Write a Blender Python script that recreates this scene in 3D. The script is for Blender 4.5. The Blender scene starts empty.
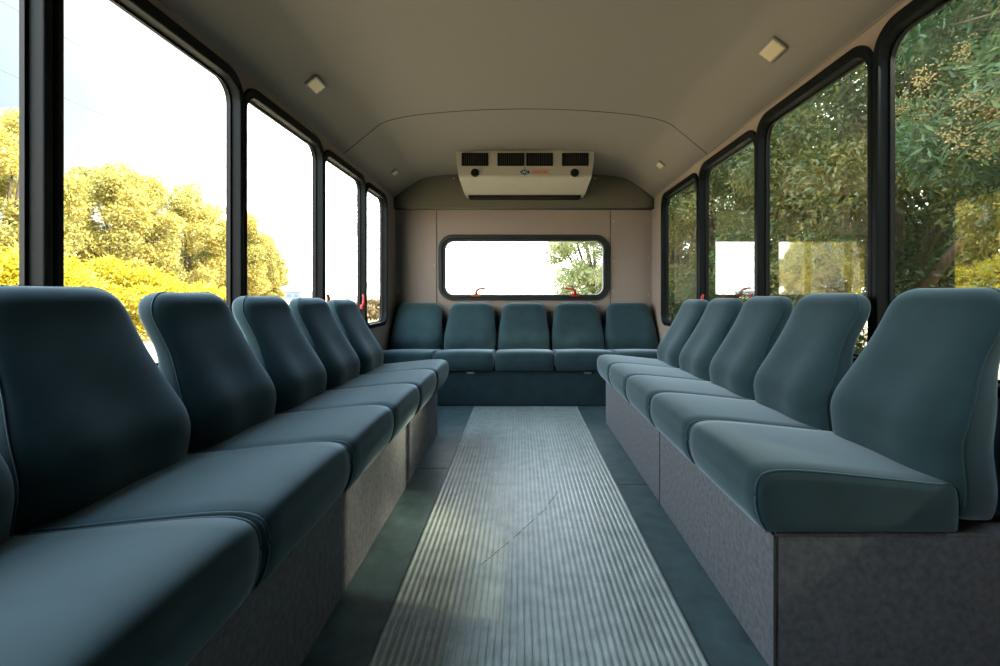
import bpy, bmesh, math, random
import numpy as np
from mathutils import Vector, Matrix

S = bpy.context.scene
COL = S.collection
PI = math.pi
R = math.radians

# ------------------------------------------------------------------ basics
def link(o, parent=None):
    COL.objects.link(o)
    if parent is not None:
        o.parent = parent
    return o

def tag(o, label=None, cat=None, group=None, kind=None):
    if label: o['label'] = label
    if cat: o['category'] = cat
    if group: o['group'] = group
    if kind: o['kind'] = kind
    return o

def empty(name, loc=(0, 0, 0), rz=0.0):
    o = bpy.data.objects.new(name, None)
    o.empty_display_size = 0.1
    o.location = loc
    o.rotation_euler = (0, 0, rz)
    return link(o)

def mesh_obj(name, me, m=None, parent=None, smooth=False):
    if m is not None:
        me.materials.clear()
        me.materials.append(m)
    if smooth:
        me.polygons.foreach_set('use_smooth', [True] * len(me.polygons))
    return link(bpy.data.objects.new(name, me), parent)

def bm_obj(name, bm, m=None, parent=None, smooth=False):
    me = bpy.data.meshes.new(name)
    bmesh.ops.recalc_face_normals(bm, faces=bm.faces)
    bm.to_mesh(me); bm.free()
    return mesh_obj(name, me, m, parent, smooth)

def copy_tree(o, parent=None):
    c = o.copy(); COL.objects.link(c)
    if parent is not None: c.parent = parent
    for ch in [x for x in COL.objects if x.parent == o]:
        copy_tree(ch, c)
    return c

def add_box(bm, x0, x1, y0, y1, z0, z1, mtx=None, bevel=0.0):
    v = [bm.verts.new((x, y, z)) for z in (z0, z1) for y in (y0, y1) for x in (x0, x1)]
    if mtx is not None:
        for q in v: q.co = mtx @ q.co
    fs = [bm.faces.new([v[i] for i in f]) for f in
          ((0, 2, 3, 1), (4, 5, 7, 6), (0, 1, 5, 4), (2, 6, 7, 3), (0, 4, 6, 2), (1, 3, 7, 5))]
    if bevel > 0:
        es = list({e for f in fs for e in f.edges})
        bmesh.ops.bevel(bm, geom=es, offset=bevel, segments=2, affect='EDGES', profile=0.6)

def add_tube(bm, pts, rad, n=8, cap=True):
    """tapered tube along a polyline; rad is a number or one radius per point"""
    pts = [Vector(p) for p in pts]
    if not hasattr(rad, '__len__'): rad = [rad] * len(pts)
    rings = []
    up = None
    for i, p in enumerate(pts):
        d = (pts[min(i + 1, len(pts) - 1)] - pts[max(i - 1, 0)])
        if d.length < 1e-9: d = Vector((0, 0, 1))
        d.normalize()
        if up is None:
            up = Vector((0, 0, 1)) if abs(d.z) < 0.9 else Vector((1, 0, 0))
        a = d.cross(up)
        if a.length < 1e-6: a = d.cross(Vector((1, 0.3, 0)))
        a.normalize(); b = d.cross(a); b.normalize(); up = -b if False else up
        rings.append([bm.verts.new(p + (a * math.cos(t) + b * math.sin(t)) * rad[i])
                      for t in [2 * PI * k / n for k in range(n)]])
    for r0, r1 in zip(rings, rings[1:]):
        for k in range(n):
            bm.faces.new((r0[k], r0[(k + 1) % n], r1[(k + 1) % n], r1[k]))
    if cap:
        bm.faces.new(rings[0][::-1]); bm.faces.new(rings[-1])

def rrect(x0, x1, y0, y1, r, n=8):
    """rounded rectangle outline"""
    out = []
    for cx, cy, a0 in ((x1 - r, y1 - r, 0), (x0 + r, y1 - r, 90), (x0 + r, y0 + r, 180), (x1 - r, y0 + r, 270)):
        for k in range(n + 1):
            a = R(a0 + 90 * k / n)
            out.append((cx + r * math.cos(a), cy + r * math.sin(a)))
    return out

def plate(loops, thick, bevel=0.0):
    """flat plate in local XY with holes, centred on z=0, as mesh data"""
    cu = bpy.data.curves.new('plate', 'CURVE')
    cu.dimensions = '2D'; cu.fill_mode = 'BOTH'
    cu.extrude = max(thick / 2 - bevel, 1e-4); cu.bevel_depth = bevel; cu.bevel_resolution = 2
    if bevel: cu.offset = -bevel
    for lp in loops:
        sp = cu.splines.new('POLY'); sp.points.add(len(lp) - 1)
        for p, q in zip(sp.points, lp): p.co = (q[0], q[1], 0, 1)
        sp.use_cyclic_u = True
    o = bpy.data.objects.new('plate', cu); COL.objects.link(o)
    dg = bpy.context.evaluated_depsgraph_get(); dg.update()
    me = bpy.data.meshes.new_from_object(o.evaluated_get(dg))
    bpy.data.objects.remove(o); bpy.data.curves.remove(cu)
    return me

# local (x, y, z) of a plate -> world: side walls use x->Y, y->Z, z->X ; rear wall x->X, y->Z, z->-Y
M_SIDE = Matrix(((0, 0, 1, 0), (1, 0, 0, 0), (0, 1, 0, 0), (0, 0, 0, 1)))
M_REAR = Matrix(((1, 0, 0, 0), (0, 0, -1, 0), (0, 1, 0, 0), (0, 0, 0, 1)))

# ------------------------------------------------------------------ materials
def nodes(name):
    m = bpy.data.materials.new(name); m.use_nodes = True
    nt = m.node_tree; b = nt.nodes['Principled BSDF']
    return m, nt, b

def mat(name, col, rough=0.6, metal=0.0, noise=None, bump=None, spec=0.5, sheen=0.0, coat=0.0):
    """noise=(scale, amount, detail): albedo mottling; bump=(scale, strength, distance)"""
    m, nt, b = nodes(name)
    b.inputs['Base Color'].default_value = (*col, 1)
    b.inputs['Roughness'].default_value = rough
    b.inputs['Metallic'].default_value = metal
    b.inputs['Specular IOR Level'].default_value = spec
    b.inputs['Sheen Weight'].default_value = sheen
    b.inputs['Sheen Roughness'].default_value = 0.45
    b.inputs['Sheen Tint'].default_value = (0.68, 0.88, 1.0, 1)
    b.inputs['Coat Weight'].default_value = coat
    tc = nt.nodes.new('ShaderNodeTexCoord')
    if noise:
        n = nt.nodes.new('ShaderNodeTexNoise'); n.inputs['Scale'].default_value = noise[0]
        n.inputs['Detail'].default_value = noise[2] if len(noise) > 2 else 4
        nt.links.new(tc.outputs['Object'], n.inputs['Vector'])
        r = nt.nodes.new('ShaderNodeMapRange')
        r.inputs['From Min'].default_value = 0.3; r.inputs['From Max'].default_value = 0.7
        r.inputs['To Min'].default_value = 1 - noise[1]; r.inputs['To Max'].default_value = 1 + noise[1]
        nt.links.new(n.outputs['Fac'], r.inputs['Value'])
        mx = nt.nodes.new('ShaderNodeVectorMath'); mx.operation = 'SCALE'
        mx.inputs[0].default_value = col
        nt.links.new(r.outputs['Result'], mx.inputs['Scale'])
        nt.links.new(mx.outputs['Vector'], b.inputs['Base Color'])
    if bump:
        n2 = nt.nodes.new('ShaderNodeTexNoise'); n2.inputs['Scale'].default_value = bump[0]
        n2.inputs['Detail'].default_value = 6
        nt.links.new(tc.outputs['Object'], n2.inputs['Vector'])
        bp = nt.nodes.new('ShaderNodeBump'); bp.inputs['Strength'].default_value = bump[1]
        bp.inputs['Distance'].default_value = bump[2] if len(bump) > 2 else 0.002
        nt.links.new(n2.outputs['Fac'], bp.inputs['Height'])
        nt.links.new(bp.outputs['Normal'], b.inputs['Normal'])
    return m

def glass_mat(name, tint, f0):
    m = bpy.data.materials.new(name); m.use_nodes = True
    nt = m.node_tree; nt.nodes.clear()
    out = nt.nodes.new('ShaderNodeOutputMaterial')
    tr = nt.nodes.new('ShaderNodeBsdfTransparent'); tr.inputs['Color'].default_value = (*tint, 1)
    gl = nt.nodes.new('ShaderNodeBsdfGlossy'); gl.inputs['Roughness'].default_value = 0.0
    ge = nt.nodes.new('ShaderNodeNewGeometry')
    dt = nt.nodes.new('ShaderNodeVectorMath'); dt.operation = 'DOT_PRODUCT'
    nt.links.new(ge.outputs['Incoming'], dt.inputs[0]); nt.links.new(ge.outputs['Normal'], dt.inputs[1])
    def mth(op, a, b2=None):
        n = nt.nodes.new('ShaderNodeMath'); n.operation = op
        for i, q in enumerate((a, b2)):
            if q is None: continue
            if isinstance(q, (int, float)): n.inputs[i].default_value = q
            else: nt.links.new(q, n.inputs[i])
        return n.outputs[0]
    c = mth('ABSOLUTE', dt.outputs['Value'])
    f = mth('ADD', mth('MULTIPLY', mth('POWER', mth('SUBTRACT', 1.0, c), 5.0), 1 - f0), f0)
    mx = nt.nodes.new('ShaderNodeMixShader')
    nt.links.new(f, mx.inputs[0]); nt.links.new(tr.outputs[0], mx.inputs[1]); nt.links.new(gl.outputs[0], mx.inputs[2])
    nt.links.new(mx.outputs[0], out.inputs[0])
    return m

def leaf_mat(name, cols, nscale, trans=0.35, rough=0.5, island=0.35):
    """foliage: hue varies from clump to clump and from leaf to leaf"""
    m = bpy.data.materials.new(name); m.use_nodes = True
    nt = m.node_tree; nt.nodes.clear()
    out = nt.nodes.new('ShaderNodeOutputMaterial')
    tc = nt.nodes.new('ShaderNodeTexCoord'); ge = nt.nodes.new('ShaderNodeNewGeometry')
    n = nt.nodes.new('ShaderNodeTexNoise'); n.inputs['Scale'].default_value = nscale
    nt.links.new(tc.outputs['Object'], n.inputs['Vector'])
    mr = nt.nodes.new('ShaderNodeMath'); mr.operation = 'MULTIPLY_ADD'
    sb = nt.nodes.new('ShaderNodeMath'); sb.operation = 'SUBTRACT'; sb.inputs[1].default_value = 0.5
    nt.links.new(ge.outputs['Random Per Island'], sb.inputs[0])
    nt.links.new(sb.outputs[0], mr.inputs[0]); mr.inputs[1].default_value = island
    nt.links.new(n.outputs['Fac'], mr.inputs[2])
    cr = nt.nodes.new('ShaderNodeValToRGB')
    el = cr.color_ramp.elements
    while len(el) < len(cols): el.new(0.5)
    for i, c in enumerate(cols):
        el[i].position = 0.28 + 0.44 * i / (len(cols) - 1); el[i].color = (*c, 1)
    nt.links.new(mr.outputs[0], cr.inputs[0])
    d = nt.nodes.new('ShaderNodeBsdfDiffuse'); t = nt.nodes.new('ShaderNodeBsdfTranslucent')
    g = nt.nodes.new('ShaderNodeBsdfGlossy'); g.inputs['Roughness'].default_value = rough
    g.inputs['Color'].default_value = (0.6, 0.6, 0.6, 1)
    nt.links.new(cr.outputs[0], d.inputs[0]); nt.links.new(cr.outputs[0], t.inputs[0])
    mx = nt.nodes.new('ShaderNodeMixShader'); mx.inputs[0].default_value = trans
    nt.links.new(d.outputs[0], mx.inputs[1]); nt.links.new(t.outputs[0], mx.inputs[2])
    m2 = nt.nodes.new('ShaderNodeMixShader'); m2.inputs[0].default_value = 0.06
    nt.links.new(mx.outputs[0], m2.inputs[1]); nt.links.new(g.outputs[0], m2.inputs[2])
    nt.links.new(m2.outputs[0], out.inputs[0])
    return m

M = {}
M['fabric'] = mat('seat_fabric', (0.022, 0.054, 0.061), 0.85, noise=(9, 0.16, 5), bump=(900, 0.25, 0.0008), spec=0.22, sheen=0.58)
M['fabric_flat'] = mat('base_fabric', (0.022, 0.046, 0.054), 0.85, noise=(9, 0.16, 5), bump=(900, 0.25, 0.0008), spec=0.2)
M['piping'] = mat('seat_piping', (0.026, 0.058, 0.068), 0.8, spec=0.2, sheen=0.5)
M['carpet'] = mat('base_carpet', (0.165, 0.175, 0.19), 0.95, noise=(60, 0.22, 6), bump=(380, 0.7, 0.003), spec=0.15)
M['panel'] = mat('wall_panel', (0.37, 0.305, 0.26), 0.85, noise=(240, 0.07, 3), bump=(500, 0.25, 0.001), spec=0.25)
M['liner'] = mat('headliner', (0.31, 0.285, 0.26), 0.9, noise=(300, 0.05, 3), bump=(450, 0.3, 0.001), spec=0.2)
M['valance'] = mat('valance_vinyl', (0.155, 0.145, 0.115), 0.7, bump=(300, 0.3, 0.001), spec=0.3)
M['floor'] = mat('floor_rubber', (0.072, 0.122, 0.132), 0.36, noise=(14, 0.3, 8), bump=(60, 0.15, 0.001))
M['mat'] = mat('ribbed_rubber', (0.35, 0.42, 0.41), 0.34, noise=(18, 0.22, 8), bump=(90, 0.2, 0.001), spec=0.55)
M['rubber'] = mat('window_rubber', (0.003, 0.006, 0.007), 0.5, spec=0.14)
M['rubber_grey'] = mat('window_rubber_grey', (0.028, 0.034, 0.033), 0.5, spec=0.35)  # greyer copy of window rubber, the rear frame's extra light put into the colour
M['metal'] = mat('dull_metal', (0.55, 0.55, 0.53), 0.35, metal=1.0)
M['black'] = mat('black_plastic', (0.008, 0.008, 0.008), 0.5, spec=0.25)
M['slat'] = mat('vent_slat', (0.035, 0.035, 0.035), 0.5)
M['beige'] = mat('unit_plastic', (0.50, 0.475, 0.40), 0.5, noise=(12, 0.04, 3))
M['red'] = mat('red_plastic', (0.55, 0.03, 0.025), 0.4)
M['orange'] = mat('orange_plastic', (0.62, 0.16, 0.05), 0.45)
M['bezel'] = mat('lamp_bezel', (0.30, 0.28, 0.25), 0.35, spec=0.6)
M['lens'] = mat('lamp_lens', (0.85, 0.74, 0.50), 0.25, spec=0.6)
M['blue'] = mat('badge_blue', (0.012, 0.075, 0.20), 0.35)
M['white'] = mat('white_paint', (0.8, 0.8, 0.78), 0.5)
M['sticker'] = mat('sticker_paper', (0.62, 0.42, 0.33), 0.5)
M['sticker_ink'] = mat('sticker_ink', (0.55, 0.10, 0.05), 0.5)
M['seam'] = mat('seam_dark', (0.03, 0.03, 0.028), 0.8)
M['glass_clear'] = glass_mat('clear_glass', (0.97, 0.985, 0.98), 0.045)
M['glass_tint'] = glass_mat('tinted_glass', (0.92, 0.95, 0.92), 0.155)
M['bark'] = mat('bark', (0.10, 0.075, 0.05), 0.9, noise=(6, 0.4, 6), bump=(20, 0.6, 0.02))
M['leaf_yellow'] = leaf_mat('leaf_yellow', [(0.36, 0.31, 0.04), (0.56, 0.45, 0.02), (0.68, 0.53, 0.02), (0.72, 0.57, 0.05)], 0.35)
M['leaf_olive'] = leaf_mat('leaf_olive', [(0.27, 0.26, 0.08), (0.44, 0.385, 0.095), (0.57, 0.465, 0.10), (0.66, 0.53, 0.14)], 0.3)
M['leaf_dark'] = leaf_mat('leaf_dark', [(0.035, 0.07, 0.022), (0.065, 0.115, 0.032), (0.11, 0.15, 0.04), (0.22, 0.19, 0.03)], 0.6, trans=0.28)
M['leaf_mid'] = leaf_mat('leaf_mid', [(0.035, 0.07, 0.022), (0.07, 0.105, 0.03), (0.12, 0.135, 0.035), (0.23, 0.18, 0.035)], 0.6, trans=0.28)
M['leaf_hazed'] = leaf_mat('leaf_hazed', [(0.20, 0.28, 0.10), (0.34, 0.40, 0.16), (0.50, 0.48, 0.22)], 0.8, trans=0.5)  # leaf colour lightened to stand in for haze and glare behind the bus
M['leaf_willow'] = leaf_mat('leaf_willow', [(0.06, 0.12, 0.05), (0.10, 0.18, 0.07), (0.18, 0.24, 0.08)], 0.9)
M['seed'] = mat('seed_tan', (0.40, 0.30, 0.11), 0.8, noise=(30, 0.3, 3))
M['grass'] = mat('dry_grass', (0.52, 0.38, 0.21), 0.95, noise=(0.35, 0.4, 8))
M['pale'] = mat('pale_wall', (0.15, 0.19, 0.25), 0.8)
M['darkpane'] = mat('dark_pane', (0.10, 0.13, 0.17), 0.2)
M['cable'] = mat('cable_dark', (0.06, 0.065, 0.07), 0.6)
M['galv'] = mat('galvanised', (0.30, 0.31, 0.32), 0.6)
M['brownleaf'] = leaf_mat('leaf_brown', [(0.18, 0.12, 0.06), (0.30, 0.21, 0.11), (0.34, 0.27, 0.13)], 0.8)

# ------------------------------------------------------------------ room dimensions
CX, HW = 0.036, 1.224            # aisle centre line and half width inside
XL, XR = CX - HW, CX + HW
YF, YB = -2.3, 4.30              # bus front, rear wall
ZW = 1.87                        # where the cove starts
TH = 0.05

def struct(o): o['kind'] = 'structure'; return o

# floor
bm = bmesh.new(); add_box(bm, XL - TH, XR + TH, YF - TH, YB + TH, -0.08, 0.0)
struct(bm_obj('floor', bm, M['floor']))
floor = bpy.data.objects['floor']
bm = bmesh.new()
add_box(bm, CX - 0.56, CX - 0.415, 2.335, 2.338, 0.0002, 0.0012)
bm_obj('floor_seam', bm, M['seam'], floor)
bm = bmesh.new()
add_box(bm, CX + 0.415, CX + 0.57, 2.135, 2.138, 0.0002, 0.0012)
bm_obj('floor_seam', bm, M['seam'], floor)

# ribbed rubber aisle mat: real ribs running along the aisle
def ribbed_mat():
    bm = bmesh.new()
    n = 43; w = 0.83; p = w / n
    prof = [(-w / 2, 0.0)]
    for k in range(n):
        x = -w / 2 + k * p
        prof += [(x + 0.16 * p, 0.0028), (x + 0.26 * p, 0.0062), (x + 0.5 * p, 0.0072), (x + 0.74 * p, 0.0062), (x + 0.84 * p, 0.0028)]
    prof.append((w / 2, 0.0))
    ys = [YF + 0.05 + (3.60 - YF - 0.05) * i / 12 for i in range(13)]
    rows = [[bm.verts.new((x, y, z)) for x, z in prof] for y in ys]
    for a, b in zip(rows, rows[1:]):
        for k in range(len(prof) - 1):
            bm.faces.new((a[k], a[k + 1], b[k + 1], b[k]))
    for row in (rows[0], rows[-1]): pass
    return bm
mt = bm_obj('aisle_mat', ribbed_mat(), M['mat'])
mt.location = (CX + 0.009, 0, 0.0006)
tag(mt, 'grey ribbed rubber mat running down the aisle between the two seat rows', 'floor mat')
random.seed(5)
for (x0, y0, x1, y1) in ((-0.175, 1.49, -0.085, 1.63), (-0.07, 1.655, 0.015, 1.80), (0.03, 1.83, 0.07, 1.89), (0.075, 1.92, 0.13, 2.05)):
    k = 14
    bm = bmesh.new()
    for i in range(k):
        a, b = i / k, (i + 0.72) / k
        xa, ya = x0 + (x1 - x0) * a, y0 + (y1 - y0) * a + random.uniform(-.004, .004)
        xb, yb = x0 + (x1 - x0) * b, y0 + (y1 - y0) * b
        add_tube(bm, [(xa, ya, 0.0068), (xb, yb, 0.0068)], 0.0013, 5)
    bm_obj('scratch', bm, M['seam'], mt)

# ------------------------------------------------------------------ windows and walls
ZG0 = 0.665
FACE = 0.022
L_OPEN = [(-0.35, 0.325, 1.80), (0.37, 1.112, 1.80), (1.162, 1.897, 1.79), (1.942, 2.687, 1.775), (2.724, 3.427, 1.755), (3.460, 3.98, 1.735)]
R_OPEN = [(0.83, 1.572, 1.795), (1.618, 2.362, 1.785), (2.398, 3.127, 1.757), (3.185, 3.97, 1.737)]

def side_wall(name, x, sgn, opens, door=None):
    loops = [[(YF, 0.0), (YB, 0.0), (YB, ZW), (YF, ZW)]]
    for a, b, t in opens:
        loops.append(rrect(a - 0.004, b + 0.004, ZG0 - 0.004, t + 0.004, 0.085))
    if door: loops.append([(door[0], 0.04), (door[1], 0.04), (door[1], 1.80), (door[0], 1.80)])
    o = mesh_obj(name, plate(loops, TH), M['panel'])
    o.matrix_world = Matrix.Translation((x + sgn * TH / 2, 0, 0)) @ M_SIDE
    return struct(o)

wl = side_wall('wall_left', XL, -1, L_OPEN)
wr = side_wall('wall_right', XR, 1, R_OPEN)

win_n = [0]
def window(x, sgn, a, b, top, glass, handle=True):
    """sgn -1: left wall (outside is -X)"""
    win_n[0] += 1
    root = empty('window_%d' % win_n[0], (x, (a + b) / 2, ZG0))
    struct(root)
    hw = (b - a) / 2; h = top - ZG0
    ring = plate([rrect(-hw - FACE, hw + FACE, -0.032, h + 0.045, 0.105, 10), rrect(-hw, hw, 0, h, 0.082, 10)], 0.068, 0.006)
    f = mesh_obj('window_frame', ring, M['rubber'], root, True)
    for p in f.data.polygons: p.use_smooth = False
    f.matrix_local = Matrix.Translation((sgn * 0.020, 0, 0)) @ M_SIDE
    # inner glazing bead, a second slimmer ring by the pane
    bead = plate([rrect(-hw - 0.001, hw + 0.001, -0.001, h + 0.001, 0.083, 10), rrect(-hw + 0.008, hw - 0.008, 0.008, h - 0.008, 0.075, 10)], 0.012)
    g = mesh_obj('glazing_bead', bead, M['black'], root)
    g.matrix_local = Matrix.Translation((sgn * 0.034, 0, 0)) @ M_SIDE
    p = mesh_obj('pane', plate([rrect(-hw - 0.002, hw + 0.002, -0.002, h + 0.002, 0.082, 10)], 0.005), glass, root)
    p.matrix_local = Matrix.Translation((sgn * 0.046, 0, 0)) @ M_SIDE
    for e in ((-hw + 0.010, hw - 0.075) if handle else ()):
        bm = bmesh.new()
        add_box(bm, -0.011, 0.011, -0.014, 0.014, -0.012, 0.020, bevel=0.003)
        add_tube(bm, [(0, 0, 0.0), (-sgn * 0.012, 0, 0.03), (-sgn * 0.014, 0, 0.075), (-sgn * 0.006, 0.0, 0.098)], [0.012, 0.011, 0.010, 0.008], 8)
        hd = bm_obj('release_handle', bm, M['red'], root, True)
        hd.location = (-sgn * 0.012, e, 0.140)
        hd['label'] = 'red emergency release handle'
    return root

for i, (a, b, t) in enumerate(L_OPEN): window(XL, -1, a, b, t, M['glass_clear'], i == 4)
for i, (a, b, t) in enumerate(R_OPEN): window(XR, 1, a, b, t, M['glass_tint'], i == 2)

# rear wall with its wide window
RW = (-0.715, 0.792, 0.900, 1.408)     # glass opening
loops = [[(XL - TH, 0), (XR + TH, 0), (XR + TH, 2.2), (XL - TH, 2.2)],
         rrect(RW[0] - .004, RW[1] + .004, RW[2] - .004, RW[3] + .004, 0.085)]
wb = struct(mesh_obj('wall_rear', plate(loops, TH), M['panel']))
wb.matrix_world = Matrix.Translation((0, YB + TH / 2, 0)) @ M_REAR
win_n[0] += 1
root = struct(empty('window_%d' % win_n[0], (0, YB, 0)))
f = mesh_obj('window_frame', plate([rrect(RW[0] - .062, RW[1] + .062, RW[2] - .055, RW[3] + .062, 0.135, 10),
                                    rrect(RW[0], RW[1], RW[2], RW[3], 0.08, 10)], 0.075, 0.008), M['rubber_grey'], root)
f.matrix_local = Matrix.Translation((0, 0.012, 0)) @ M_REAR
f = mesh_obj('glazing_bead', plate([rrect(RW[0] - .030, RW[1] + .030, RW[2] - .028, RW[3] + .030, 0.105, 10),
                                    rrect(RW[0] - .022, RW[1] + .022, RW[2] - .020, RW[3] + .022, 0.098, 10)], 0.012, 0.003), M['black'], root)
f.matrix_local = Matrix.Translation((0, -0.030, 0)) @ M_REAR
p = mesh_obj('pane', plate([rrect(RW[0] - .002, RW[1] + .002, RW[2] - .002, RW[3] + .002, 0.08, 10)], 0.005), M['glass_clear'], root)
p.matrix_local = Matrix.Translation((0, 0.04, 0)) @ M_REAR
for (x, s) in ((-0.415, 1), (0.52, -1)):
    bm = bmesh.new()
    add_box(bm, -0.045, 0.045, -0.014, 0.0, -0.014, 0.010, bevel=0.003)
    add_tube(bm, [(0, -0.012, 0.0), (0.0, -0.018, 0.036), (s * 0.024, -0.02, 0.056), (s * 0.095, -0.02, 0.066)], [0.013, 0.012, 0.011, 0.009], 8)
    hd = bm_obj('release_handle', bm, M['red'] if s < 0 else M['orange'], root, True)
    hd.location = (x, -0.026, RW[2] - 0.004)
    hd['label'] = 'small red lever handle'

# panel seams and screws of the rear wall
bm = bmesh.new()
for x in (-0.797, 0.862): add_box(bm, x - 0.003, x + 0.003, YB - 0.0035, YB + 0.002, 0.02, 1.70)
tr = struct(bm_obj('trim_1', bm, M['seam']))
for (x, z) in ((-1.155, 1.60), (-1.155, 1.27), (-1.155, .93), (-0.82, 1.57), (-0.82, 1.18), (.89, 1.60), (.89, 1.22), (.89, .93), (1.225, 1.60), (1.225, 1.25), (1.225, .90)):
    bm = bmesh.new()
    bmesh.ops.create_cone(bm, cap_ends=True, segments=10, radius1=0.0085, radius2=0.006, depth=0.006)
    for v in bm.verts: v.co = (v.co.x, -v.co.z, v.co.y)
    s_ = bm_obj('screw', bm, M['metal'], tr); s_.location = (x, YB - 0.004, z)

# unseen front wall, left solid without a windscreen to keep light out
loops = [[(XL - TH, 0), (XR + TH, 0), (XR + TH, 2.2), (XL - TH, 2.2)]]
wf = struct(mesh_obj('wall_front', plate(loops, TH), M['panel']))
wf.matrix_world = Matrix.Translation((0, YF - TH / 2, 0)) @ M_REAR
# ceiling: flat crown, coves down to the walls, rolling down at the rear
def section(drop, flat):
    zc0, xt, zt, zr = ZW - 0.06 * flat, 0.930, 2.083 - drop * 0.75, 2.148 - drop
    pts = [(-HW - TH, zc0 - 0.0), (-HW, zc0)]
    # straight cove then a soft bend into the crown
    c0, c1 = Vector((-HW, zc0)), Vector((-xt, zt))
    for t in (0.25, 0.5, 0.75): pts.append(tuple(c0.lerp(c1, t)))
    nxt = Vector((-0.70, zt + (zr - zt) * (1 - (0.70 / xt) ** 2)))
    for t in (0, .15, .3, .45, .6, .75, .9, 1.0):
        a = c0.lerp(c1, 0.80 + 0.20 * t); b = c1.lerp(nxt, t)
        pts.append(tuple(a.lerp(b, t)))
    for k in range(1, 8):
        x = -0.70 + 0.70 * k / 7
        pts.append((x, zt + (zr - zt) * (1 - (x / xt) ** 2)))
    return pts + [(-x, z) for x, z in pts[:-1][::-1]]
bm = bmesh.new()
ysec = [(YF - TH, 0, 0), (0.0, 0, 0), (1.5, 0, 0), (2.0, 0, .12), (2.6, 0, .3), (3.2, 0, .5), (3.45, .006, .58), (3.65, .022, .66), (3.85, .05, .74), (4.05, .082, .88), (4.2, .105, 1.0), (YB + TH, .12, 1.0)]
rows = [[bm.verts.new((CX + x, y, z)) for x, z in section(d, f)] for y, d, f in ysec]
for a, b in zip(rows, rows[1:]):
    for k in range(len(a) - 1): bm.faces.new((a[k], b[k], b[k + 1], a[k + 1]))
ce = struct(bm_obj('ceiling', bm, M['liner'], None, True))
md = ce.modifiers.new('thick', 'SOLIDIFY'); md.thickness = 0.03; md.offset = 1.0
ce.data.update()
if ce.data.polygons[len(ce.data.polygons) // 2].normal.z < 0: md.offset = -1.0
bm = bmesh.new()
add_tube(bm, [(CX + x, 3.02, z - 0.0005) for x, z in section(0, 0.44)[1:-1]], 0.0024, 6)
bm_obj('ceiling_seam', bm, M['seam'], ce)
for (x, y) in ((0.93, 2.62), (0.99, 3.0), (-0.86, 2.95)):
    pass
for i, sx in enumerate((-1, 1)):
    bm = bmesh.new()
    add_tube(bm, [(CX + sx * (HW - 0.001), y, ZW - 0.06 * f) for y, d, f in ysec[1:-1]], 0.005, 6)
    struct(bm_obj('trim_%d' % (i + 2), bm, M['liner']))

# valance panel across the top of the rear wall
vz = 1.705
pts = [(-HW + .006, vz), (HW - .006, vz), (HW - .006, 1.80), (0.965, 2.0), (0.6, 2.03), (-0.6, 2.03), (-0.965, 2.0), (-HW + .006, 1.80)]
va = struct(mesh_obj('trim_4', plate([[(x + CX, z) for x, z in pts]], 0.09, 0.012), M['valance']))
va.matrix_world = Matrix.Translation((0, YB - 0.05, 0)) @ M_REAR
for x in (-0.62, 0.70):
    bm = bmesh.new()
    bmesh.ops.create_cone(bm, cap_ends=True, segments=10, radius1=0.010, radius2=0.007, depth=0.006)
    for v in bm.verts: v.co = (v.co.x, -v.co.z, v.co.y)
    s_ = bm_obj('screw', bm, M['metal']); s_.parent = va
    s_.matrix_parent_inverse = va.matrix_world.inverted(); s_.location = (x, YB - 0.097, 1.985)

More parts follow.
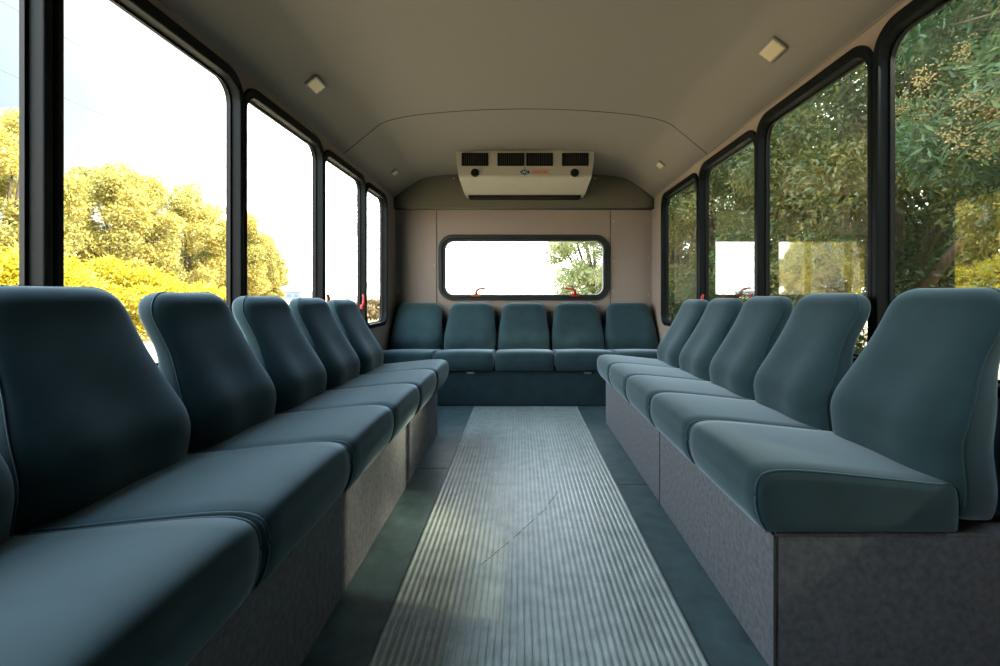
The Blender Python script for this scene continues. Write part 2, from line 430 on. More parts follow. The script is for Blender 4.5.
# ------------------------------------------------------------------ seats
def cushion_mesh(W):
    """waterfall cushion: profile in (y depth, z) lofted along x with rounded ends"""
    key = [(0.024, 0.336), (0.006, 0.370), (-0.003, 0.41), (-0.001, 0.452), (0.014, 0.476), (0.045, 0.486), (0.09, 0.487), (0.16, 0.482),
           (0.28, 0.470), (0.40, 0.457), (0.455, 0.452), (0.475, 0.440), (0.480, 0.40), (0.478, 0.345), (0.470, 0.336)]
    P = []
    n = len(key)
    for i in range(n):            # resample with a Catmull-Rom spline (open on the underside)
        if i == n - 1: P.append(key[i]); continue
        p0, p1, p2, p3 = key[max(i - 1, 0)], key[i], key[i + 1], key[min(i + 2, n - 1)]
        for t in (0, .25, .5, .75):
            P.append(tuple(0.5 * ((2 * p1[j]) + (-p0[j] + p2[j]) * t + (2 * p0[j] - 5 * p1[j] + 4 * p2[j] - p3[j]) * t * t +
                                  (-p0[j] + 3 * p1[j] - 3 * p2[j] + p3[j]) * t ** 3) for j in (0, 1)))
    N = len(P)
    nor = []
    for i in range(N):
        a, b = P[(i - 1) % N], P[(i + 1) % N]
        ty, tz = b[0] - a[0], b[1] - a[1]; l = math.hypot(ty, tz)
        nor.append((-tz / l, ty / l))
    r = 0.016
    st = [(-W / 2, r), (-W / 2 + .002, r * .62), (-W / 2 + .006, r * .32), (-W / 2 + .012, r * .12), (-W / 2 + r, 0.0)]
    st += [(-W / 2 + r + (W - 2 * r) * k / 10, 0.0) for k in range(1, 10)]
    st += [(-x, e) for x, e in st[:5][::-1]]
    bm = bmesh.new(); rows = []
    for x, e in st:
        crown = 0.007 * (1 - (2 * x / W) ** 2)
        row = []
        for (y, z), (ny, nz) in zip(P, nor):
            top = max(0.0, nz if z > 0.43 else (0.6 if y < 0.02 else 0))
            o = crown * top
            row.append(bm.verts.new((x, 0.238 + (y + ny * o - 0.238) * (1 - e / 0.238), 0.405 + (z + nz * o - 0.405) * (1 - e / 0.075))))
        rows.append(row)
    for a, b in zip(rows, rows[1:]):
        for k in range(N): bm.faces.new((a[k], a[(k + 1) % N], b[(k + 1) % N], b[k]))
    for row, sx in ((rows[0], -1), (rows[-1], 1)):      # slightly puffed ends
        cy = sum(v.co.y for v in row) / N; cz = sum(v.co.z for v in row) / N
        prev = row
        for sc, dx in ((0.95, 0.0012), (0.80, 0.0022), (0.4, 0.0026)):
            nx = [bm.verts.new((v.co.x + sx * dx, cy + (v.co.y - cy) * sc, cz + (v.co.z - cz) * sc)) for v in row]
            for k in range(N): bm.faces.new((prev[k], prev[(k + 1) % N], nx[(k + 1) % N], nx[k]))
            prev = nx
        bm.faces.new(prev)
    pipes = []
    for s in (-1, 1):
        pipe = bmesh.new(); pipes.append(pipe)
        path = [(s * (W / 2 - 0.0075), y - ny * 0.0040, z - nz * 0.0040) for (y, z), (ny, nz) in zip(P[1:40], nor[1:40])]
        add_tube(pipe, path, 0.0036, 6)
    return bm, pipes

Z0 = 0.36
def smooth(a, b, t):
    t = min(1, max(0, (t - a) / (b - a))); return t * t * (3 - 2 * t)
def back_mesh(W, Z1, wt, u0, u1):
    """contoured backrest: full width bolsters low down, waisted to a rounded head end"""
    H = Z1 - Z0
    RC = 0.080
    def width(z):
        u = (z - Z0) / H
        w = W - (W - wt) * smooth(u0, u1, u)
        zc = Z1 - RC
        if z > zc: w -= 2 * (RC - math.sqrt(max(0, RC ** 2 - (z - zc) ** 2)))
        if u < 0.12: w -= 0.025 * ((0.12 - u) / 0.12) ** 2
        return w
    def front(z):
        u = (z - Z0) / H
        return 0.412 + 0.004 * smooth(.05, .3, u) + 0.165 * smooth(0.28, 1.05, u) - 0.020 * math.exp(-((u - 0.32) / 0.15) ** 2)
    def thick(z):
        u = (z - Z0) / H
        t = 0.182 - 0.087 * smooth(0.28, 0.75, u)
        zc = Z1 - 0.040
        if z > zc: t *= 0.35 + 0.65 * math.sqrt(max(0, 1 - ((z - zc) / 0.040) ** 2))
        return t
    zs = [Z0 + (Z1 - RC - Z0) * k / 26 for k in range(27)]
    zs += [Z1 - RC + RC * math.sin(PI / 2 * k / 14) for k in range(1, 15)]
    K = 56
    bm = bmesh.new(); rows = []; fl = []; fr = []
    for z in zs:
        u = (z - Z0) / H
        n = 3.4 + 0.8 * smooth(.5, .8, u)
        w, t, f = width(z) / 2, thick(z) / 2, front(z)
        zc = Z1 - 0.040
        yc = f + t if z < zc else front(zc) + thick(zc) * .5 + (z - zc) * .3
        row = []
        for k in range(K):
            a = 2 * PI * k / K
            c, s = math.cos(a), math.sin(a)
            x = w * math.copysign(abs(c) ** (2 / n), c); y = t * math.copysign(abs(s) ** (2 / (2.5 if s < 0 else 3.4)), s)
            if y < 0: y += 0.014 * math.exp(-(x / (0.30 * W)) ** 2 * 2.5) * smooth(.1, .25, u) * (1 - smooth(.5, .8, u))
            row.append(bm.verts.new((x, yc + y, z)))
        rows.append(row)
        xe = 0.985 * w; ye = -t * max(0.0, 1 - 0.985 ** n) ** (1 / 2.5)
        fl.append((-xe, yc + ye, z)); fr.append((xe, yc + ye, z))
    for a, b in zip(rows, rows[1:]):
        for k in range(K): bm.faces.new((a[k], a[(k + 1) % K], b[(k + 1) % K], b[k]))
    bm.faces.new(rows[0][::-1]); bm.faces.new(rows[-1])
    pipe = bmesh.new()
    add_tube(pipe, fl[2:-1] + fr[2:-1][::-1], 0.0024, 6)
    return bm, pipe

def make_seat(W, Z1, wt, u0, u1, gap):
    root = empty('bus_seat')
    c, cp = cushion_mesh(W - gap)
    cu = bm_obj('cushion', c, M['fabric'], root, True)
    for q in cp: bm_obj('piping', q, M['piping'], cu, True)
    b, bp = back_mesh(W - 0.008, Z1, wt, u0, u1)
    bk = bm_obj('backrest', b, M['fabric'], root, True)
    bm_obj('piping', bp, M['fabric'], bk, True)
    for x in (-W * .3, W * .3):
        bm = bmesh.new()
        add_box(bm, x - 0.02, x + 0.02, 0.500, 0.640, 0.337, 0.352, bevel=0.002)
        add_box(bm, x - 0.02, x + 0.02, 0.545, 0.556, 0.345, 0.50, bevel=0.002)
        bm_obj('seat_bracket', bm, M['black'], root)
    return root

def slope(y): return 0.010 - 0.030 * smooth(0.6, 3.2, y) if False else 0.012 - 0.0125 * (y - 0.9)

LP, RP = 0.430, 0.438
XCL, XCR = -0.472, 0.552           # cushion fronts
side_proto = make_seat(0.428, 0.912, 0.352, 0.36, 0.74, 0.012)
left_labels = ['nearest seat of the left row, cushion cut off by the lower left corner',
               'left row seat with the biggest backrest, in near black shade at the left edge',
               'left row seat right after the biggest black backrest',
               'fourth seat of the left row, counted from the camera, below the second pillar',
               'fifth seat of the left row, last but one before the rear bench',
               'last seat of the left row, farthest from the camera, its cushion end catching light']
right_labels = ['nearest seat of the right row, cushion end facing the camera with a pale light patch',
                'second seat of the right row, right behind the one with the exposed cushion end',
                'middle seat of the right row of five grey blue seats',
                'fourth seat of the right row, last but one before the rear bench',
                'last seat of the right row, farthest from the camera beside the rear bench']
def trim_back(o, i):
    for ch in o.children:
        if ch.name.startswith('backrest'): ch.scale = (1, 1, 1 - 0.008 * i)
first = True
for i in range(6):
    o = side_proto if first else copy_tree(side_proto); first = False
    y = 0.40 + LP * (i + 0.5)
    o.location = (XCL, y, slope(y)); o.rotation_euler = (0, 0, PI / 2)
    trim_back(o, max(0, i - 1))
    tag(o, left_labels[i], 'seat', 'blue grey seats along the left wall')
for i in range(5):
    o = copy_tree(side_proto)
    y = 1.04 + RP * (i + 0.5)
    o.location = (XCR, y, slope(y)); o.rotation_euler = (0, 0, -PI / 2); o.scale = (RP / LP, 1, 1)
    trim_back(o, i)
    if i == 0:                                   # the nearest backrest leans back a little more
        for ch in o.children:
            if ch.name.startswith('backrest'): ch.rotation_euler = (-0.035, 0, 0); ch.location.z = 0.024
    tag(o, right_labels[i], 'seat', 'blue grey seats along the right wall')
rear_labels = ['leftmost seat of the rear bench, in the corner behind the left row',
               'second seat from the left on the rear bench, under the left window lever',
               'middle seat of the rear bench, facing straight down the aisle with creased fabric',
               'second seat from the right on the rear bench, under the right window lever',
               'rightmost seat of the rear bench, in the corner behind the right row']
RPW = 2.43 / 5
rear_proto = make_seat(RPW - 0.008, 0.868, 0.405, 0.30, 0.95, 0.012)
for i in range(5):
    o = rear_proto if i == 0 else copy_tree(rear_proto)
    o.location = (CX + RPW * (i - 2), 3.58, -0.045)
    tag(o, rear_labels[i], 'seat', 'blue grey seats of the rear bench')

# carpeted plinths under the seats
def plinth(name, corners, ztop, label, cat='seat base', m='carpet'):
    """corners: footprint (ccw), ztop(x, y)"""
    bm = bmesh.new()
    lo = [bm.verts.new((x, y, 0.001)) for x, y in corners]
    hi = [bm.verts.new((x, y, ztop(x, y))) for x, y in corners]
    n = len(corners)
    for k in range(n): bm.faces.new((lo[k], lo[(k + 1) % n], hi[(k + 1) % n], hi[k]))
    bm.faces.new(lo[::-1]); bm.faces.new(hi)
    es = [e for e in bm.edges]
    bmesh.ops.bevel(bm, geom=es, offset=0.006, segments=2, affect='EDGES')
    o = bm_obj(name, bm, M[m])
    return tag(o, label, cat)
zt = lambda x, y: 0.3305 + slope(y)
pb = plinth('bench_base', [(XL + .004, 0.42), (-0.530, 0.42), (-0.530, 2.90), (XL + .004, 2.90)], zt,
       'low carpeted plinth under the left row of seats, mostly in shade')
pr = plinth('bench_base', [(0.600, 1.055), (XR - .004, 1.055), (XR - .004, 3.15), (0.600, 3.15)], zt,
       'low grey carpeted plinth under the right row of seats, its end facing the camera')
pq = plinth('bench_base', [(XL + .004, 3.63), (XR - .004, 3.63), (XR - .004, YB - .004), (XL + .004, YB - .004)], lambda x, y: 0.289,
       'dark teal upholstered plinth under the five rear seats at the aisle end', m='fabric_flat')
bm = bmesh.new()
add_box(bm, 0.5975, 0.602, 1.928, 1.932, 0.005, 0.32)
bm_obj('carpet_seam', bm, M['seam'], pr)
bm = bmesh.new()
add_tube(bm, [(0.5985, 1.056, 0.004), (0.5985, 1.056, 0.335)], 0.004, 6)
bm_obj('carpet_seam', bm, M['seam'], pr)
for x, nm in ((-0.40, 'left'), (0.545, 'right')):
    bm = bmesh.new(); add_box(bm, -0.03, 0.03, -0.006, 0, -0.008, 0.008, bevel=0.002)
    o = bm_obj('base_clip', bm, M['metal'], pq); o.location = (x, 3.631, 0.268)
    o['label'] = 'small bright metal clip'

# ------------------------------------------------------------------ air conditioner above the rear window
ax0, ax1 = -0.535, 0.620
ac = empty('air_conditioner', ((ax0 + ax1) / 2, 3.75, 1.767))
tag(ac, 'beige wall mounted air conditioner with four dark vents above the rear window', 'air conditioner')
ox, oy, oz = ac.location
def acv(x, y, z): return (x - ox, y - oy, z - oz)
bm = bmesh.new()
secs = [(3.765, 2.112, 0.0), (3.75, 2.10, 0.0), (3.75, 2.0, 0.006), (3.752, 1.892, 0.022), (3.762, 1.878, 0.024), (4.03, 1.802, 0.036), (4.05, 1.798, 0.037)]
rows = []
for y, z, ins in secs:
    rows.append([bm.verts.new(acv(x, y, z)) for x in (ax0 + ins, ax0 + ins + .006, ax1 - ins - .006, ax1 - ins)])
backs = [[bm.verts.new(acv(x, 4.195, z)) for x in (ax0 + ins, ax0 + ins + .006, ax1 - ins - .006, ax1 - ins)] for (y, z, ins) in secs]
for a, b in zip(rows, rows[1:]):
    for k in range(3): bm.faces.new((a[k], a[k + 1], b[k + 1], b[k]))
for k in range(len(rows) - 1):
    bm.faces.new((rows[k][0], rows[k + 1][0], backs[k + 1][0], backs[k][0]))
    bm.faces.new((rows[k][3], backs[k][3], backs[k + 1][3], rows[k + 1][3]))
for r_, b_ in ((rows[0], backs[0]), (rows[-1], backs[-1])):
    for k in range(3): bm.faces.new((r_[k], r_[k + 1], b_[k + 1], b_[k]))
hs = bm_obj('housing', bm, M['beige'], ac)
bm = bmesh.new()
add_box(bm, ax0 + .07 - ox, ax1 - .07 - ox, 0.31, 0.44, 0.012, 0.036, bevel=0.004)
bm_obj('drip_tray', bm, M['black'], ac)
bm = bmesh.new(); add_box(bm, 0.038 - ox, 0.042 - ox, -0.0025, 0.004, 0.118, 0.335)
bm_obj('panel_joint', bm, M['slat'], hs)
for xc in (-0.375, -0.077, 0.162, 0.460):
    v = empty('vent'); v.parent = ac; v.location = (xc - ox, 0, 2.025 - oz)
    bm = bmesh.new()
    w, h, t = 0.111, 0.053, 0.009
    for bx in ((-w, w, h - t, h), (-w, w, -h, -h + t), (-w, -w + t, -h, h), (w - t, w, -h, h)):
        add_box(bm, bx[0], bx[1], -0.010, 0.004, bx[2], bx[3], bevel=0.001)
    bm_obj('vent_frame', bm, M['black'], v)
    bm = bmesh.new(); add_box(bm, -w + t, w - t, -0.0015, 0.0005, -h + t, h - t)
    bm_obj('vent_recess', bm, M['black'], v)
    bm = bmesh.new()
    for k in range(11):
        m_ = Matrix.Translation((-0.088 + 0.0176 * k, -0.005, 0)) @ Matrix.Rotation(R(28), 4, 'Z')
        add_box(bm, -0.0016, 0.0016, -0.005, 0.005, -h + t, h - t, m_)
    bm_obj('vent_slats', bm, M['slat'], v)
for xc in (-0.375, 0.455):
    bm = bmesh.new()
    bmesh.ops.create_cone(bm, cap_ends=True, segments=28, radius1=0.036, radius2=0.030, depth=0.020)
    for q in bm.verts: q.co = (q.co.x, -q.co.z - 0.010, q.co.y)
    add_box(bm, -0.006, 0.006, -0.028, -0.018, -0.026, 0.026, bevel=0.002)
    k_ = bm_obj('knob', bm, M['black'], ac); k_.location = (xc - ox, 0, 1.915 - oz)
bm = bmesh.new()
bmesh.ops.create_circle(bm, cap_ends=True, segments=32, radius=1.0)
ex = bmesh.ops.extrude_face_region(bm, geom=list(bm.faces))
for q in ex['geom']:
    if isinstance(q, bmesh.types.BMVert): q.co.z += 1
for q in bm.verts: q.co = (q.co.x * 0.039, -q.co.z * 0.003, q.co.y * 0.021)
bd = bm_obj('badge', bm, M['blue'], ac); bd.location = (0.042 - ox, -0.0005, 1.920 - oz)
fc = bpy.data.curves.new('badge_letters', 'FONT'); fc.body = 'AC'; fc.size = 0.036; fc.extrude = 0.0008
fc.align_x = 'CENTER'; fc.align_y = 'CENTER'; fc.materials.append(M['white'])
ft = bpy.data.objects.new('badge_letters', fc); COL.objects.link(ft)
bpy.context.view_layer.update()
me = bpy.data.meshes.new_from_object(ft.evaluated_get(bpy.context.evaluated_depsgraph_get()))
bpy.data.objects.remove(ft); bpy.data.curves.remove(fc)
ft = mesh_obj('badge_letters', me, M['white'], bd)
ft.location = (0, -0.0036, 0); ft.rotation_euler = (PI / 2, 0, 0)
bm = bmesh.new(); add_box(bm, -0.074, 0.074, -0.002, 0, -0.019, 0.019)
st = bm_obj('sticker', bm, M['sticker'], ac); st.location = (0.170 - ox, 0, 1.922 - oz)
bm = bmesh.new()
for bx in ((-.072, .072, .014, .017), (-.072, .072, -.017, -.014), (-.072, -.069, -.017, .017), (.069, .072, -.017, .017)):
    add_box(bm, bx[0], bx[1], -0.0028, -0.001, bx[2], bx[3])
random.seed(3)
x = -0.060
while x < 0.056:
    w = random.uniform(.004, .008)
    add_box(bm, x, x + w, -0.0028, -0.001, -0.007, 0.007); x += w + 0.0035
bm_obj('sticker_print', bm, M['sticker_ink'], st)

# ------------------------------------------------------------------ marker lamps on the coves
def cove_lamp(y, sx, t, sc, label):
    """t: 0 at the wall .. 1 at the crown"""
    dr_ = np.interp(y, [q[0] for q in ysec], [q[1] for q in ysec]); fl_ = np.interp(y, [q[0] for q in ysec], [q[2] for q in ysec])
    p0 = Vector((CX + sx * HW, ZW - 0.06 * fl_)); p1 = Vector((CX + sx * 0.93, 2.083 - 0.75 * dr_))
    p = p0.lerp(p1, t); d = (p1 - p0).normalized()
    up = Vector((d.x, 0, d.y)); along = Vector((0, 1, 0))
    nrm = along.cross(up);  # into the room
    if nrm.z > 0: nrm = -nrm
    along = up.cross(nrm)
    root = empty('courtesy_lamp', (p.x, y, p.y))
    root.matrix_world = Matrix.Translation((p.x, y, p.y)) @ Matrix((along, up, nrm)).transposed().to_4x4()
    a, b = 0.060 * sc, 0.036 * sc
    bz = mesh_obj('bezel', plate([rrect(-a, a, -b, b, .008), rrect(-a + .011, a - .011, -b + .009, b - .009, .005)], 0.012, 0.002), M['bezel'], root)
    bz.location = (0, 0, 0.006)
    bm = bmesh.new()
    add_box(bm, -a + .010, a - .010, -b + .008, b - .008, 0.001, 0.013, bevel=0.004)
    bm_obj('lens', bm, M['lens'], root)
    for s in (-1, 1):
        bm = bmesh.new()
        bmesh.ops.create_cone(bm, cap_ends=True, segments=8, radius1=0.0035, radius2=0.0025, depth=0.003)
        q = bm_obj('screw', bm, M['metal'], root); q.location = (s * (a - .006), 0, 0.0125)
    tag(root, label, 'lamp', 'courtesy lamps along the ceiling coves')
cove_lamp(2.285, -1, 0.50, 1.0, 'small square lamp high on the left cove, nearer of the two on that side')
cove_lamp(3.78, -1, 0.45, 0.75, 'tiny lamp on the left cove close to the rear wall')
cove_lamp(1.97, 1, 0.52, 1.1, 'square lamp with yellowish lens on the right cove, nearest the camera')
cove_lamp(3.60, 1, 0.46, 0.85, 'tiny lamp on the right cove near the air conditioner')

# ------------------------------------------------------------------ outside
GZ = -0.95
bm = bmesh.new(); add_box(bm, -260, 260, -120, 420, GZ - 0.5, GZ)
struct(bm_obj('ground', bm, M['grass']))

def leaves_mesh(name, centers, radii, per, L, Wd, seed, droop=0.25, outward=True):
    rng = np.random.default_rng(seed)
    centers = np.asarray(centers, float); radii = np.asarray(radii, float)
    prob = radii ** 2; prob = prob / prob.sum()
    idx = rng.choice(len(centers), size=per, p=prob)
    d = rng.normal(size=(per, 3)); d /= np.linalg.norm(d, axis=1)[:, None]
    rr = radii[idx] * (0.35 + 0.65 * rng.random(per) ** 0.5) * (1 + 0.18 * rng.normal(size=per))
    P = centers[idx] + d * rr[:, None] * np.array([1, 1, 0.85])
    ax = d * 0.6 + rng.normal(size=(per, 3)) * 0.6; ax[:, 2] -= droop
    ax /= np.linalg.norm(ax, axis=1)[:, None]
    sd = np.cross(ax, rng.normal(size=(per, 3))); sd /= np.linalg.norm(sd, axis=1)[:, None]
    nm = np.cross(ax, sd)
    l = L * (0.6 + 0.8 * rng.random(per))[:, None]; w = Wd * (0.6 + 0.8 * rng.random(per))[:, None]
    V = np.empty((per, 4, 3))
    V[:, 0] = P; V[:, 1] = P + ax * l * 0.45 + sd * w + nm * w * .4
    V[:, 2] = P + ax * l - nm * l * 0.08; V[:, 3] = P + ax * l * 0.45 - sd * w + nm * w * .4
    me = bpy.data.meshes.new(name)
    me.vertices.add(per * 4); me.vertices.foreach_set('co', V.ravel())
    me.loops.add(per * 4); me.loops.foreach_set('vertex_index', np.arange(per * 4, dtype=np.int32))
    me.polygons.add(per); me.polygons.foreach_set('loop_start', np.arange(0, per * 4, 4, dtype=np.int32))
    me.update(calc_edges=True)
    return me

def tree(name, x, y, top, width, base, mleaf, nleaf, L, Wd, seed, label, group, cat='tree', depth=None, nclump=40, clump=0.28, droop=0.25, shape=None):
    """crown from height `base` to `top` above the ground; width x depth across"""
    rng = np.random.default_rng(seed)
    depth = depth or width
    root = empty(name, (x, y, GZ))
    c, r = [], []
    hc = (top + base) / 2; hh = (top - base) / 2
    while len(c) < nclump:
        q = rng.uniform(-1, 1, 3)
        n = np.linalg.norm(q)
        if n > 1 or n < 0.45: continue
        rad = clump * width * rng.uniform(0.55, 1.0) * 0.5
        s = 1 - 0.55 * rad / (width * .5)
        c.append((q[0] * width / 2 * s, q[1] * depth / 2 * s, hc + q[2] * (hh - rad * .7))); r.append(rad)
    me = leaves_mesh('foliage', c, r, nleaf, L, Wd, seed, droop)
    mesh_obj('foliage', me, mleaf, root)
    bm = bmesh.new()
    tr_ = 0.022 * top + 0.03
    lean = (rng.uniform(-.2, .2), rng.uniform(-.2, .2))
    hub = Vector((lean[0], lean[1], base * 0.6 + hc * 0.4))
    add_tube(bm, [(0, 0, -0.05), (lean[0] * .3, lean[1] * .3, hub.z * .5), hub], [tr_ * 1.25, tr_, tr_ * .75], 8)
    for k in range(min(16, nclump)):
        e = Vector(c[k]); mid = hub.lerp(e, .5) + Vector((rng.uniform(-.1, .1) * width * .3, rng.uniform(-.1, .1) * width * .3, 0.05 * hh))
        add_tube(bm, [hub, mid, e], [tr_ * .5, tr_ * .3, tr_ * .1], 6)
    bm_obj('trunk', bm, M['bark'], root, True)
    tag(root, label, cat, group)
    return root

GL = 'sunlit trees beyond the left windows'
# (x, y, top, width, crown base)
left_trees = [
    (-25, 15.2, 9.9, 6.6, 0.4, 'leaf_olive', 'yellow green tree behind the near window post, left end of the sunlit tree line'),
    (-26, 22, 11.5, 7.2, 0.4, 'leaf_olive', 'tall olive tree whose bright top rises right beside the near window post'),
    (-25.5, 28.6, 10.4, 6.8, 0.4, 'leaf_olive', 'yellowing tree just right of the tallest one in the left tree line'),
    (-26, 35, 10.8, 7, 0.4, 'leaf_olive', 'middle yellow olive tree of the receding left tree line'),
    (-26, 41.2, 9.9, 6.6, 0.4, 'leaf_olive', 'olive tree before the second left window pillar, farther down the tree line'),
    (-26, 45.6, 8.0, 5.0, 0.4, 'leaf_olive', 'last yellow tree of the left line, sloping down to the open horizon'),
    (-34.0, 50.0, 9.6, 7.0, 0.3, 'leaf_olive', 'yellow olive tree set farther back, filling the gap near the end of the left line'),
    (-35.0, 58.5, 8.0, 7.0, 0.3, 'leaf_olive', 'farthest yellow olive tree, its round edge against the open horizon'),
]
for i, (x, y, top, w, base, ml, lb) in enumerate(left_trees):
    tree('autumn_tree', x, y, top, w, base, M[ml], 60000, 0.19, 0.052, 100 + i, lb, GL, nclump=110, clump=0.26)
tree('yellow_shrub', -15.0, 12.8, 3.3, 5.2, 0.0, M['leaf_yellow'], 40000, 0.15, 0.034, 131, 'bright yellow shrub low outside the widest left window, nearest to the bus', 'bright yellow shrubs outside', 'shrub', nclump=36)
tree('yellow_shrub', -16.0, 17.6, 3.5, 5.0, 0.0, M['leaf_yellow'], 40000, 0.15, 0.034, 132, 'bright yellow shrub just right of the nearest one, before the olive trees', 'bright yellow shrubs outside', 'shrub', nclump=36)
tree('yellow_shrub', -17.0, 23.0, 2.5, 5.0, 0.0, M['leaf_yellow'], 30000, 0.15, 0.034, 133, 'low bright yellow shrub farthest along, seen over the second left backrest', 'bright yellow shrubs outside', 'shrub', nclump=36)
tree('brown_bush', -10.6, 32.0, 1.5, 2.6, 0.05, M['brownleaf'], 2600, 0.2, 0.07, 140, 'small brown bush seen low in the last left window', None, 'bush', nclump=14)

GR = 'shaded trees beside the right windows'
right_trees = [
    (4.7, 2.2, 7.4, 4.2, 0.0, 'leaf_dark', 'dark green tree filling the nearest right window behind the long leaved branch'),
    (5.0, 6.2, 7.2, 4.4, 0.0, 'leaf_mid', 'green and yellow tree filling the wide second right window'),
    (4.7, 10.3, 7.2, 4.2, 0.0, 'leaf_mid', 'leafy tree seen through the third right window from the camera'),
    (4.9, 14.6, 7.6, 4.6, 0.0, 'leaf_mid', 'tree seen through the last narrow right window by the rear wall'),
    (9.0, 4.2, 9.6, 5.2, 0.0, 'leaf_dark', 'taller dark tree standing behind the nearest right hand trees'),
    (9.4, 9.6, 9.6, 5.4, 0.0, 'leaf_dark', 'taller dark tree behind the green and yellow one on the right'),
    (9.2, 15.4, 9.6, 5.6, 0.0, 'leaf_dark', 'taller dark tree behind the third right window, second row'),
    (9.4, 21.5, 9.4, 6.0, 0.0, 'leaf_dark', 'farthest dark tree of the second row on the right'),
    (7.2, -1.0, 9.0, 4.4, 0.0, 'leaf_dark', 'unseen dark tree right of the bus, added to filter the sun'),  # added out of view to block and dapple sun on seats and floor
    (5.2, -2.8, 7.6, 4.6, 0.0, 'leaf_dark', 'dark tree on the right of the bus, partly behind the camera'),
]
for i, (x, y, top, w, base, ml, lb) in enumerate(right_trees):
    tree('leafy_tree', x, y, top, w, base, M[ml], (31000 if 0 > y > -1.5 else 85000) if x < 8 else 36000, 0.088 if x < 8 else 0.16, 0.0155 if x < 8 else 0.033, 200 + i, lb, GR, nclump=90, clump=0.25)
tree('pale_tree', 3.1, 18.5, 6.6, 4.4, 0.4, M['leaf_hazed'], 11000, 0.17, 0.042, 231, 'hazy pale green tree reaching into the right half of the rear window', GR, nclump=46, clump=0.24)

# the long leaved branch with tan seed clusters close to the near right window
br = empty('seed_tree', (3.65, 1.0, GZ))
tag(br, 'tree with long narrow leaves and tan seed clusters right outside the nearest window', 'tree')
rng = np.random.default_rng(77)
bm = bmesh.new()
add_tube(bm, [(.3, 0, -0.05), (.25, .3, 1.4), (.2, .9, 2.6), (.1, 1.5, 3.5)], [.11, .09, .07, .045], 8)
tips = []
for k in range(26):
    s_ = Vector((.2, .9, 2.6)).lerp(Vector((.1, 1.5, 3.5)), rng.random())
    e = Vector((rng.uniform(-.45, .55), rng.uniform(1.5, 3.05), rng.uniform(2.85, 4.5)))
    m_ = s_.lerp(e, .55) + Vector((0, 0, .18))
    add_tube(bm, [s_, m_, e], [.020, .012, .004], 6); tips.append(e)
bm_obj('trunk', bm, M['bark'], br, True)
mesh_obj('foliage', leaves_mesh('foliage', [tuple(t) for t in tips], [0.27] * len(tips), 8500, 0.105, 0.0105, 78, 0.15), M['leaf_willow'], br)
for k, (dx, dy, dz) in enumerate(((-.30, 2.95, 3.50), (-.22, 2.80, 3.40), (-.10, 2.86, 3.28), (-.34, 2.70, 3.62), (-.3, 2.35, 3.30), (-.2, 2.22, 3.18), (-.34, 2.42, 3.05), (-.25, 2.28, 2.92), (-.15, 2.55, 3.75))):
    bm = bmesh.new()
    for j in range(110):
        q = Vector((dx, dy, dz)) + Vector((rng.normal() * .05, rng.normal() * .05, rng.normal() * .06))
        bmesh.ops.create_icosphere(bm, subdivisions=1, radius=0.0072, matrix=Matrix.Translation(q))
    o = bm_obj('seed_cluster', bm, M['seed'], br); o['kind'] = 'stuff'

# power cables, pylon and a far building
for k, (z, lb) in enumerate(((9.5, 'lower thin power cable crossing the sky outside the left windows'), (12.5, 'upper thin power cable crossing the sky outside the left windows'))):
    bm = bmesh.new()
    add_tube(bm, [(-20 - k * .6, -30 + 6 * i, z + 1.6 * ((i - 9) / 9.0) ** 2) for i in range(26)], 0.009, 5)
    tag(bm_obj('power_cable', bm, M['cable'], None, True), lb, 'cable', 'power cables over the tree line')
py = empty('power_pylon', (-45, 122, GZ))
tag(py, 'faint lattice power pylon far off in the third left window', 'pylon')
bm = bmesh.new(); Hh = 30.0
def pw(z): return 2.6 * (1 - z / Hh) ** 1.2 + 0.5
lv = [0, 4.5, 8.5, 12, 15, 17.8, 20.2, 22.5, 24.6, 26.6, 28.4, 30]
for sx, sy in ((1, 1), (1, -1), (-1, -1), (-1, 1)):
    add_tube(bm, [(sx * pw(z), sy * pw(z), z) for z in lv], 0.10, 4)
for a, b in zip(lv, lv[1:]):
    for (s0, s1) in (((1, 1), (1, -1)), ((1, -1), (-1, -1)), ((-1, -1), (-1, 1)), ((-1, 1), (1, 1))):
        add_tube(bm, [(s0[0] * pw(a), s0[1] * pw(a), a), (s1[0] * pw(b), s1[1] * pw(b), b)], 0.055, 4)
        add_tube(bm, [(s1[0] * pw(a), s1[1] * pw(a), a), (s0[0] * pw(b), s0[1] * pw(b), b)], 0.055, 4)
bm_obj('tower', bm, M['galv'], py)
for z in (20.5, 24.8, 28.6):
    bm = bmesh.new()
    for s in (-1, 1):
        add_tube(bm, [(s * .5, 0, z + .9), (s * 4.2, 0, z)], 0.07, 4); add_tube(bm, [(s * .5, 0, z), (s * 4.2, 0, z)], 0.07, 4)
    bm_obj('cross_arm', bm, M['galv'], py)
bl = empty('building', (-76, 150, GZ))
tag(bl, 'low pale flat roofed building far off at the horizon', 'building')
bm = bmesh.new(); add_box(bm, -5, 5, -4, 4, 0, 2.6); add_box(bm, -4.4, -1.4, -3, 3, 2.6, 3.5)
bm_obj('wall', bm, M['pale'], bl)
bm = bmesh.new(); add_box(bm, -5.2, 5.2, -4.2, 4.2, 2.6, 2.85)
bm_obj('roof', bm, M['galv'], bl)
for k in range(4):
    bm = bmesh.new(); add_box(bm, -4.2 + 2.3 * k, -2.8 + 2.3 * k, -4.06, -4.0, 0.9, 2.0)
    bm_obj('window', bm, M['darkpane'], bl)

# ------------------------------------------------------------------ light
w = bpy.data.worlds.new('World'); S.world = w; w.use_nodes = True
nt = w.node_tree; bg = nt.nodes['Background']
tc = nt.nodes.new('ShaderNodeTexCoord'); sp = nt.nodes.new('ShaderNodeSeparateXYZ')
nt.links.new(tc.outputs['Generated'], sp.inputs[0])
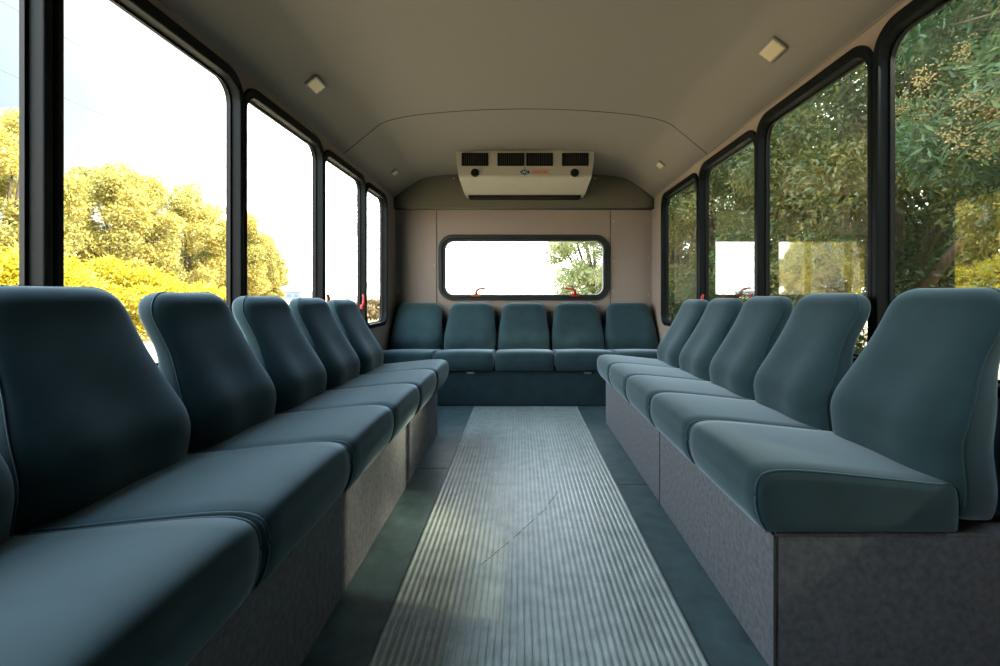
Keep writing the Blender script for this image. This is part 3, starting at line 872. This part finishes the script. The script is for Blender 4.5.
# bright white overcast, bluer overhead out of view to tint the cushion tops, with one clear blue patch towards the left
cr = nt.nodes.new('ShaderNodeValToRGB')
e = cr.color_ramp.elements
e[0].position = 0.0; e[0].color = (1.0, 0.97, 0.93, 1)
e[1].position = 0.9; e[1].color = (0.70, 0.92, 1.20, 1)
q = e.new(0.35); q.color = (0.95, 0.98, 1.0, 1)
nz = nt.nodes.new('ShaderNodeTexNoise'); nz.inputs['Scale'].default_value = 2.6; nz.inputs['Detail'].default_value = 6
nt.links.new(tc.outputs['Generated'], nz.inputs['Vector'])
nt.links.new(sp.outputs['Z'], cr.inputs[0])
dv = nt.nodes.new('ShaderNodeVectorMath'); dv.operation = 'DOT_PRODUCT'
dv.inputs[1].default_value = Vector((-1.5, 1.0, 0.5)).normalized()
nt.links.new(tc.outputs['Generated'], dv.inputs[0])
wob = nt.nodes.new('ShaderNodeMath'); wob.operation = 'MULTIPLY_ADD'; wob.inputs[1].default_value = 0.06
nt.links.new(nz.outputs['Fac'], wob.inputs[0]); nt.links.new(dv.outputs['Value'], wob.inputs[2])
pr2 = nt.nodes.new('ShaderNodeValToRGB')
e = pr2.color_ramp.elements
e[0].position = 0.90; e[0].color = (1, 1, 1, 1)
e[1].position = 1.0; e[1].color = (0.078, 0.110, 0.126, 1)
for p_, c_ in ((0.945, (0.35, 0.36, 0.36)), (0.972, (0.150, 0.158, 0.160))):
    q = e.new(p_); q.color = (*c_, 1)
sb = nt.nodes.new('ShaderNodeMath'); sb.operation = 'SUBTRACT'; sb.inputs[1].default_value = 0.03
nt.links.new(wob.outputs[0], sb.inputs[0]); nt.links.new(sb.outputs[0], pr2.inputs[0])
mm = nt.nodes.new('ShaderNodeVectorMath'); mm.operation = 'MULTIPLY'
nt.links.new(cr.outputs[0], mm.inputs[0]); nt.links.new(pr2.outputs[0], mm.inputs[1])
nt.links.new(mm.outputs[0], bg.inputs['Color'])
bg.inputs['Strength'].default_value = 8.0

sun = bpy.data.lights.new('Sun', 'SUN'); sun.energy = 11.5; sun.angle = R(1.2); sun.color = (1.0, 0.87, 0.66)
so = bpy.data.objects.new('Sun', sun); COL.objects.link(so)
so.rotation_euler = Vector((0.76, -0.22, 0.60)).to_track_quat('Z', 'Y').to_euler()
so.location = (8, -8, 12)

# ------------------------------------------------------------------ camera
cam = bpy.data.cameras.new('Camera'); cam.sensor_width = 36.0; cam.lens = 36.0 * 450 / 1000
cam.shift_x = -0.020; cam.shift_y = -0.039; cam.clip_start = 0.02; cam.clip_end = 1000
co = bpy.data.objects.new('Camera', cam); COL.objects.link(co)
co.location = (0, 0, 0.905); co.rotation_euler = (PI / 2, 0, 0)
S.camera = co

S.view_settings.view_transform = 'Standard'; S.view_settings.look = 'None'
S.view_settings.gamma = 1.0; S.view_settings.use_curve_mapping = False
S.view_settings.exposure = 0.06
S.cycles.use_denoising = True
S.cycles.max_bounces = 14; S.cycles.diffuse_bounces = 1; S.cycles.glossy_bounces = 6
S.cycles.transparent_max_bounces = 32
S.cycles.caustics_reflective = False; S.cycles.caustics_refractive = False
S.cycles.sample_clamp_indirect = 8.0
